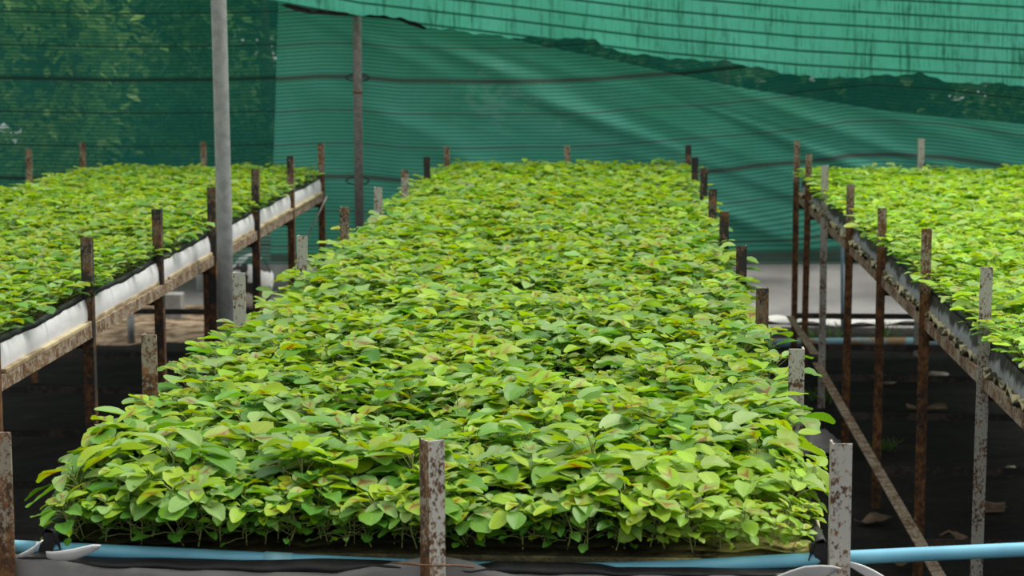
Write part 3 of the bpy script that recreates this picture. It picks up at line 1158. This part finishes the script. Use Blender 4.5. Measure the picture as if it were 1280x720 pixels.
PXA, PXB, PXC = YA / F, YB / F, YC / F        # metres per picture pixel at each net
BANDGAP = 41.6
DA = [(-700, 0), (0, -1), (140, 2), (290, 1), (420, -4), (600, 0), (700, 0), (850, -6), (950, -17), (1000, -25), (1090, -34), (1180, -28), (1280, -16), (1500, 0), (2000, 0)]
DB = [(300, -3), (345, -1), (400, -4.5), (447, -4), (500, 1), (600, 2), (700, 1), (760, -2), (820, -7), (880, -10), (940, -16), (1000, -22), (1060, -31), (1120, -32), (1180, -28), (1270, -15), (1400, -6), (2000, 0)]
vA0 = CAMZ - (98 - 30) * PXA
vB0 = CAMZ - (100 - 30) * PXB
matA = net_mat('dark_green_shade_net', (.016, .165, .118), (.032, .27, .20), 4.62 * PXA, vA0, BANDGAP * PXA, .0085, .021, .45, .45, (.012, .030, .024))
matB = net_mat('mid_green_shade_net', (.072, .41, .28), (.145, .56, .43), 4.62 * PXB, vB0, BANDGAP * PXB, .0085, .023, .10, .40, (.085, .115, .10), hem=CAMZ - (317 - 30) * PXB)
matC = net_mat('bright_green_overhead_net', (.115, .64, .45), (.19, .78, .60), 3.1 * PXC, 0.0, 17.6 * PXC, .0105, .0105, .02, .50, (.012, .11, .06), streak=.85, thick_every=1, stripe_depth=.15)


def zpx(y, Y):
    return CAMZ - (y - 30) * Y / F * (1 + (y - 30) * 330 / F / F)


def a_pt(x, q):
    yr = 330 + (-520 - 330) * q
    y = yr + interp(DA, x) * np.interp(q, [0, .15, .6, 1], [0, 1, 1, .2])
    p = on_y(x, y, YA)
    return p[0], YA + .012 * math.sin(x * .012 + y * .02) + .008 * math.sin(x * .031 - y * .013), p[2]


def a_uv(x, q):
    yr = 330 + (-520 - 330) * q
    return x * PXA, CAMZ - (yr - 30) * PXA


TOPB = [(300, -60), (345, -45), (500, 8), (645, 50), (690, 60), (760, 74), (851, 94), (928, 110), (1000, 121), (1109, 139), (1280, 155), (1600, 180), (2000, 200)]


def b_pt(x, q):
    xe = x
    yt = interp(TOPB, x)
    y = 327 + (yt - 327) * q
    if x < 352:
        xe = x + 4 * (y - 100) / -130
    p = on_y(xe, y, YB)
    am = np.interp(x, [345, 480, 620, 900, 1300, 1900], [.010, .03, .07, .085, .06, .03])
    ph = (y - .40 * x) / 9.0
    ph2 = (y - .52 * x) / 22.0
    ph3 = (y - .33 * x) / 5.2
    d = am * (.30 * math.sin(ph + .6 * math.sin(x * .006)) + .62 * math.sin(ph2 + 1.1 * math.sin(x * .004 + 1)) + .14 * math.sin(ph3 + 2 * math.sin(x * .01)))
    d *= min(1, (1 - q) * 6 + .2) * min(1, q * 3 + .15)
    # pulled tight crease
    cr = y - (122 + (x - 860) * .29)
    if x > 840:
        d -= .022 * math.exp(-(cr / 3.5) ** 2) * np.interp(x, [840, 880, 1050, 1250], [0, 1, .8, 0])
    return p[0], YB - d, p[2]


def b_uv(x, q):
    yt = interp(TOPB, x)
    y = 327 + (yt - 327) * q
    return x * PXB, CAMZ - (y - interp(DB, x) * min(1, q * 3.2) - 30) * PXB


BASEC = [(-700, -115), (-100, -30), (340, 2), (450, 22), (640, 44), (820, 66), (1000, 82), (1280, 98), (1600, 112), (2000, 124)]
EDGEC = [(-700, -115), (-100, -30), (330, 0), (345, 2), (385, 12), (450, 19), (500, 21), (515, 27), (530, 33), (560, 37), (640, 47), (700, 49), (742, 47), (756, 60), (790, 67), (850, 74), (905, 76), (950, 85), (1000, 95), (1050, 98), (1090, 95), (1130, 93), (1150, 92), (1172, 97), (1190, 105), (1215, 103), (1240, 104), (1280, 107), (1600, 120), (2000, 128)]


def c_pt(x, q):
    ye = interp(EDGEC, x) + 1.2 * math.sin(x * .13) + .8 * math.sin(x * .31)
    y = ye + (-330 - ye) * q
    Yq = YC - .25 * q + .008 * math.sin(x * .021 + 2 * q) + .02 * max(0, 1 - q * 12) * math.sin(x * .035)
    p = on_y(x, y, Yq)
    return p[0], Yq, p[2]


def c_uv(x, q):
    ye = interp(EDGEC, x) + 1.2 * math.sin(x * .13) + .8 * math.sin(x * .31)
    y = ye + (-330 - ye) * q
    return x * PXC, -(y - interp(BASEC, x) + 1) * PXC


net('shade_net', 'dark green shade net with black bands hanging as the back wall', matA, np.arange(-640, 1960, 10.0), 70, a_pt, a_uv)
net('shade_net', 'lighter green shade net with diagonal folds draped in front of the back net', matB, np.r_[np.arange(345, 1300, 5.0), np.arange(1300, 1960, 12.0)], 64, b_pt, b_uv)
net('shade_net', 'bright green ragged-edged net hanging from above, streaked with algae', matC, np.r_[np.arange(-660, 340, 20.0), np.arange(340, 1300, 4.0), np.arange(1300, 1960, 12.0)], 40, c_pt, c_uv)
# top rail the nets hang from (above the picture)
tag(MB().tube([(-6, 10.8, 3.12), (0, 10.8, 3.12), (6, 10.8, 3.12)], .022, 14).build('net_rail', M['thin_pole'], smooth=True), 'horizontal grey pipe on the pole tops that carries the nets', 'pipe')
# dark rolled edge under the bright net
P = []
for x in np.arange(344, 536, 4.0):
    e = interp(EDGEC, x)
    th = np.interp(x, [344, 370, 420, 450, 480, 510, 536], [2, 6, 4, 1, 3, 6, 3])
    p1, p2 = on_y(x, e - 1, YC + .01), on_y(x, e + th * .8, YC + .02)
    P.append([tuple(p1), ((p1[0] + p2[0]) / 2, YC + .045, (p1[2] + p2[2]) / 2), tuple(p2)])
tag(MB().grid(P).build('net_roll', M['black_film'], smooth=True, solid=.006), 'dark rolled-up strip under the bright net beside the thin pole', 'net strip')

# ------------------------------------------------------------------ trees beyond the nets
def tree(label, x, y, h, w, n, seed, tone, size=.11, zc=None, ry=.7):
    rr = np.random.default_rng(seed)
    t = thing('leafy_tree', label, 'tree', (x, y, 0), 'trees beyond the nets')
    zc = zc or h * .6
    MB().tube([(x, y, -.03), (x + .05, y, h * .35), (x - .03, y + .02, h * .8)], [.07, .055, .025], 10).build('trunk', M['bark'], t, smooth=True)
    # leaves gathered in clumps
    nc = 26
    cc = rr.normal(0, 1, (nc, 3))
    cc = cc / np.linalg.norm(cc, axis=1, keepdims=True) * rr.uniform(.35, 1, (nc, 1)) ** .5
    idx = rr.integers(0, nc, n)
    p = cc[idx] * np.array([w, w * ry, h * .42]) + rr.normal(0, .16, (n, 3)) * np.array([w, w * ry, h * .3])
    p = p + np.array([x, y, zc])
    p = p[p[:, 2] > .05]
    p = p[p[:, 1] > 11.45]
    n = len(p)
    L = size * rr.uniform(.7, 1.3, n) * (1.9 if y > 14.5 else .75)
    P, uv = leaf_blades(p, rr.uniform(0, 6.28, n), np.radians(rr.normal(-15, 25, n)), np.radians(rr.uniform(5, 40, n)), L, L * .3, rr.uniform(0, .3, n), rr.uniform(0, .1, n), rr.normal(0, .5, n), (np.array([0, .5, 1.0]), np.array([.1, 1, .1])), 3)
    c = np.clip(np.array(tone) * rr.uniform(.6, 1.5, (n, 1)), 0, 1)
    V, Fc, U, C = leaf_pack(P, uv, np.concatenate([c, np.zeros((n, 1))], 1))
    # where the trunk meets the crown the branches are hidden
    me = quad_mesh('crown', V, Fc, [M['tree_leaf']], None, U, C)
    o = bpy.data.objects.new('crown', me)
    COL.objects.link(o)
    o.parent = t
    o.matrix_parent_inverse = parent_inv(t)
    return t


TL = 'leafy tree showing dimly through the dark green net'
for k, (x, y, h, w, n, tone) in enumerate([(-3.5, 12.9, 2.9, .85, 5200, (.30, .46, .10)), (-2.35, 13.3, 3.0, .80, 5200, (.12, .26, .05)), (-1.45, 12.7, 2.7, .6, 3400, (.18, .36, .08)),
                                           (-4.6, 13.6, 3.2, .9, 2000, (.05, .12, .03)), (-.2, 13.8, 3.2, 1.0, 2400, (.05, .13, .03)), (.62, 13.4, 3.0, .9, 2400, (.06, .15, .03)), (3.0, 12.8, 2.8, .8, 2400, (.08, .18, .03)),
                                           (3.8, 13.6, 3.1, 1.0, 2200, (.05, .12, .03)), (-3.2, 15.6, 3.6, 1.5, 6500, (.06, .14, .03)), (-.6, 15.8, 3.6, 1.5, 6500, (.05, .12, .03)), (1.9, 15.6, 3.6, 1.5, 6500, (.05, .12, .03)), (4.6, 15.8, 3.6, 1.5, 6500, (.05, .12, .03)), (3.25, 16.3, 3.6, 1.5, 6500, (.05, .12, .03)), (-4.7, 16.0, 3.6, 1.6, 7000, (.05, .12, .03)), (-6.4, 15.6, 3.6, 1.5, 5000, (.05, .12, .03))]):
    lab = ['broad leafy tree dimly seen through the net at the far left', 'dark leafy tree seen through the net left of the thick grey pole', 'leafy tree seen through the net between the two poles'][k] if k < 3 else \
        ('added dark tree farthest back, darkening the background behind the green nets' if k > 7 else 'unseen green tree added to darken the space behind the folded green net')
    o = tree(lab, x, y, h, w, n, 100 + k, tone, zc=h * .52 if k < 8 else 1.35)  # trees after the first three are added to darken the view behind the nets
    if k < 3:
        del o['group']
    elif k > 7:
        o['group'] = 'dark trees added far beyond the nets as a dark background'
    else:
        o['group'] = 'hidden trees added to darken behind the nets'


# ------------------------------------------------------------------ odds and ends on the ground
def blob(r3, seed, n=2, jag=.18):
    import bmesh
    bm = bmesh.new()
    bmesh.ops.create_icosphere(bm, subdivisions=n, radius=1)
    rr = random.Random(seed)
    for v in bm.verts:
        k = 1 + rr.uniform(-jag, jag)
        v.co = Vector((v.co.x * r3[0] * k, v.co.y * r3[1] * k, v.co.z * r3[2] * k))
    m = MB()
    m.add([v.co.copy() for v in bm.verts], [tuple(v.index for v in f.verts) for f in bm.faces])
    bm.free()
    return m


def put(mb, name, mat, xy, z, label, cat, group=None, smooth=True, rot=0):
    o = mb.build(name, mat, smooth=smooth)
    p = on_z(xy[0], xy[1], 0)
    o.location = (p[0], p[1], z)
    o.rotation_euler = (0, 0, rot)
    return tag(o, label, cat, group)


put(blob((.045, .035, .022), 3), 'stone', M['stone'], (1110, 478), .012, 'flat pale stone on the dark soil far under the right bed', 'stone')
put(blob((.024, .022, .022), 4), 'stone', M['stone'], (1263, 594), .016, 'small round pale stone on the soil near the right bed post', 'stone')
put(blob((.05, .03, .014), 5), 'stone', M['stone'], (1172, 470), .008, 'low brown stone on the soil behind the flat pale stone', 'stone')


def scrap_mesh(w, d, seed):
    rr = random.Random(seed)
    P = []
    for i in range(7):
        P.append([((i / 6 - .5) * w, (k / 3 - .5) * d * (1 - .5 * abs(i / 6 - .5) - rr.uniform(0, .25)), .008 + .012 * math.sin(i * 1.1 + seed) * (k / 3) + rr.uniform(0, .004)) for k in range(4)])
    return MB().grid(P)


for k, (xy, w, d, lab) in enumerate([((1158, 512), .17, .10, 'long ragged brown scrap lying under the middle of the right bed'), ((1092, 652), .13, .08, 'brown scrap lying on the soil at the foot of a right bed post'),
                                     ((1243, 636), .13, .10, 'pale folded scrap lying near the blue pipe at right'), ((1192, 672), .10, .06, 'thin pale scrap lying just above the blue pipe'), ((1135, 706), .08, .06, 'small scrap lying below the blue pipe')]):
    o = scrap_mesh(w, d, k + 2).build('scrap_sheet', M['scrap'], solid=.003)
    p = on_z(*xy, 0)
    o.location = (p[0], p[1], .0)
    o.rotation_euler = (0, 0, k * .7)
    tag(o, lab, 'scrap')

# crumpled clear plastic by the middle bed
P = []
rr = random.Random(8)
for i in range(15):
    P.append([((i / 14 - .5) * .20, (k / 9 - .5) * .26, .008 + (.075 * math.sin(PI * i / 14) * math.sin(PI * k / 9)) * rr.uniform(.75, 1.05)) for k in range(10)])
o = MB().grid(P).build('plastic_bag', M['grey_film'], smooth=True, solid=.001)
p = on_z(1022, 560, 0)
o.location = (p[0], p[1], 0)
tag(o, 'crumpled pale plastic bag on the soil beside the middle bed', 'bag')

# concrete block, sack and sheeting seen under the left bed
p = on_z(217, 398, 0)
o = MB().box((-.055, -.05, -.01), (.055, .05, .145)).build('concrete_block', M['concrete'], bevel=.008)
o.location = (p[0], p[1], 0)
tag(o, 'upright grey concrete block under the far part of the left bed', 'block')
p = on_z(164, 426, 0)
o = MB().tube([(0, 0, -.01), (0, 0, .14)], .02, 12).build('pipe_stub', M['grey_pole'], smooth=True)
o.location = (p[0], p[1], 0)
tag(o, 'short grey pipe stub standing under the left bed', 'pipe')
p = on_y(304, 352, 11.5)
o = blob((.13, .11, .17), 12, 3, .05).build('sack', M['sack'], smooth=True)
o.location = (p[0], 11.75, .155)
tag(o, 'black and white patterned sack on the ground behind the thick pole', 'sack')
P = [[(x, 11.42 + .05 * math.sin(x * 9) - .012 * k, .012 + .012 * math.sin(x * 23 + k)) for k in (0, 3, 6, 9, 12, 15)] for x in np.linspace(.7, 2.2, 50)]
tag(MB().grid(P).build('plastic_sheet', M['paper_white'], smooth=True, solid=.002), 'white plastic sheet spread on the ground behind the right bed', 'sheet')
P = [[(x, 12.55, z + .01 * math.sin(x * 20)) for z in (.0, .1, .2, .3, .42)] for x in np.linspace(-2.65, -2.05, 26)]
tag(MB().grid(P).build('plastic_sheet', M['paper_white'], smooth=True, solid=.002), 'pale grey sheet standing on the ground beyond the left bed', 'sheet')


def weed(xy, n, h, seed, label, group=None):
    rr = np.random.default_rng(seed)
    p = on_z(*xy, 0)
    base = np.tile([p[0], p[1], -.005], (n, 1)) + np.c_[rr.normal(0, .03, (n, 2)), np.zeros(n)]
    L = h * rr.uniform(.5, 1.2, n)
    P, uv = leaf_blades(base, rr.uniform(0, 6.28, n), np.radians(rr.uniform(45, 85, n)), np.radians(rr.uniform(10, 70, n)), L, np.full(n, .004), np.full(n, .3), np.zeros(n), np.zeros(n), (np.array([0, .3, .65, 1.0]), np.array([.7, 1, .7, .05])), 3)
    c = np.tile([.10, .20, .04], (n, 1)) * rr.uniform(.6, 1.3, (n, 1))
    V, Fc, U, C = leaf_pack(P, uv, np.concatenate([c, np.zeros((n, 1))], 1))
    o = bpy.data.objects.new('grass_tuft', quad_mesh('grass_tuft', V, Fc, [M['tree_leaf']], None, U, C))
    COL.objects.link(o)
    return tag(o, label, 'grass tuft', group)


weed((1022, 428), 26, .13, 1, 'grass tuft by the ground pipe, left of the upright blue pipe')
weed((1044, 428), 20, .12, 2, 'grass tuft at the foot of the upright blue pipe')
weed((1106, 424), 18, .12, 3, 'grass tuft by the ground pipe under the right bed')
weed((1030, 500), 24, .10, 4, 'grass tuft on dark soil beside the low rusty rail')
weed((1108, 560), 22, .08, 5, 'low grass tuft on dark soil under the right bed')

# ------------------------------------------------------------------ light, sky, camera
w = bpy.data.worlds.new('overcast_sky')
SC.world = w
w.use_nodes = True
nt = w.node_tree
nt.nodes.clear()
bg = nt.nodes.new('ShaderNodeBackground')
out = nt.nodes.new('ShaderNodeOutputWorld')
tc = nt.nodes.new('ShaderNodeTexCoord')
sp_ = nt.nodes.new('ShaderNodeSeparateXYZ')
mr = nt.nodes.new('ShaderNodeMapRange')
mx = nt.nodes.new('ShaderNodeMix')
mx.data_type = 'RGBA'
nt.links.new(tc.outputs['Generated'], sp_.inputs[0])
nt.links.new(sp_.outputs[2], mr.inputs['Value'])
mr.inputs['From Min'].default_value = 0
mr.inputs['From Max'].default_value = 1
nt.links.new(mr.outputs[0], mx.inputs['Factor'])
mx.inputs[6].default_value = (.42, .44, .45, 1)
mx.inputs[7].default_value = (1.0, 1.0, .97, 1)
my = nt.nodes.new('ShaderNodeMapRange')
nt.links.new(sp_.outputs[1], my.inputs['Value'])
my.inputs['From Min'].default_value = -1
my.inputs['From Max'].default_value = .6
my.inputs['To Min'].default_value = .80
my.inputs['To Max'].default_value = 1.05
vm = nt.nodes.new('ShaderNodeVectorMath')
vm.operation = 'SCALE'
nt.links.new(mx.outputs[2], vm.inputs[0])
nt.links.new(my.outputs[0], vm.inputs['Scale'])
nt.links.new(vm.outputs[0], bg.inputs['Color'])
bg.inputs['Strength'].default_value = 1.2
nt.links.new(bg.outputs[0], out.inputs['Surface'])

sd = bpy.data.lights.new('soft_sun', 'SUN')
sd.energy = 2.9
sd.angle = math.radians(35)
sd.color = (1, .97, .88)
so = bpy.data.objects.new('soft_sun', sd)
so.rotation_euler = Vector((-.50, -.22, -1.0)).to_track_quat('-Z', 'Y').to_euler()
COL.objects.link(so)

cd = bpy.data.cameras.new('camera')
cd.sensor_width = 36
cd.lens = F * 36 / 1280
cd.clip_start = .05
cd.clip_end = 200
cd.dof.use_dof = True
cd.dof.focus_distance = 3.9
cd.dof.aperture_fstop = 10
co = bpy.data.objects.new('camera', cd)
co.matrix_world = Matrix(((RT[0], UP[0], -FW[0], 0), (RT[1], UP[1], -FW[1], 0), (RT[2], UP[2], -FW[2], CAMZ), (0, 0, 0, 1)))
COL.objects.link(co)
SC.camera = co
SC.view_settings.view_transform = 'Standard'
SC.view_settings.look = 'None'
SC.view_settings.gamma = 1
SC.view_settings.use_curve_mapping = False
SC.view_settings.exposure = 0.30
SC.cycles.transparent_max_bounces = 16
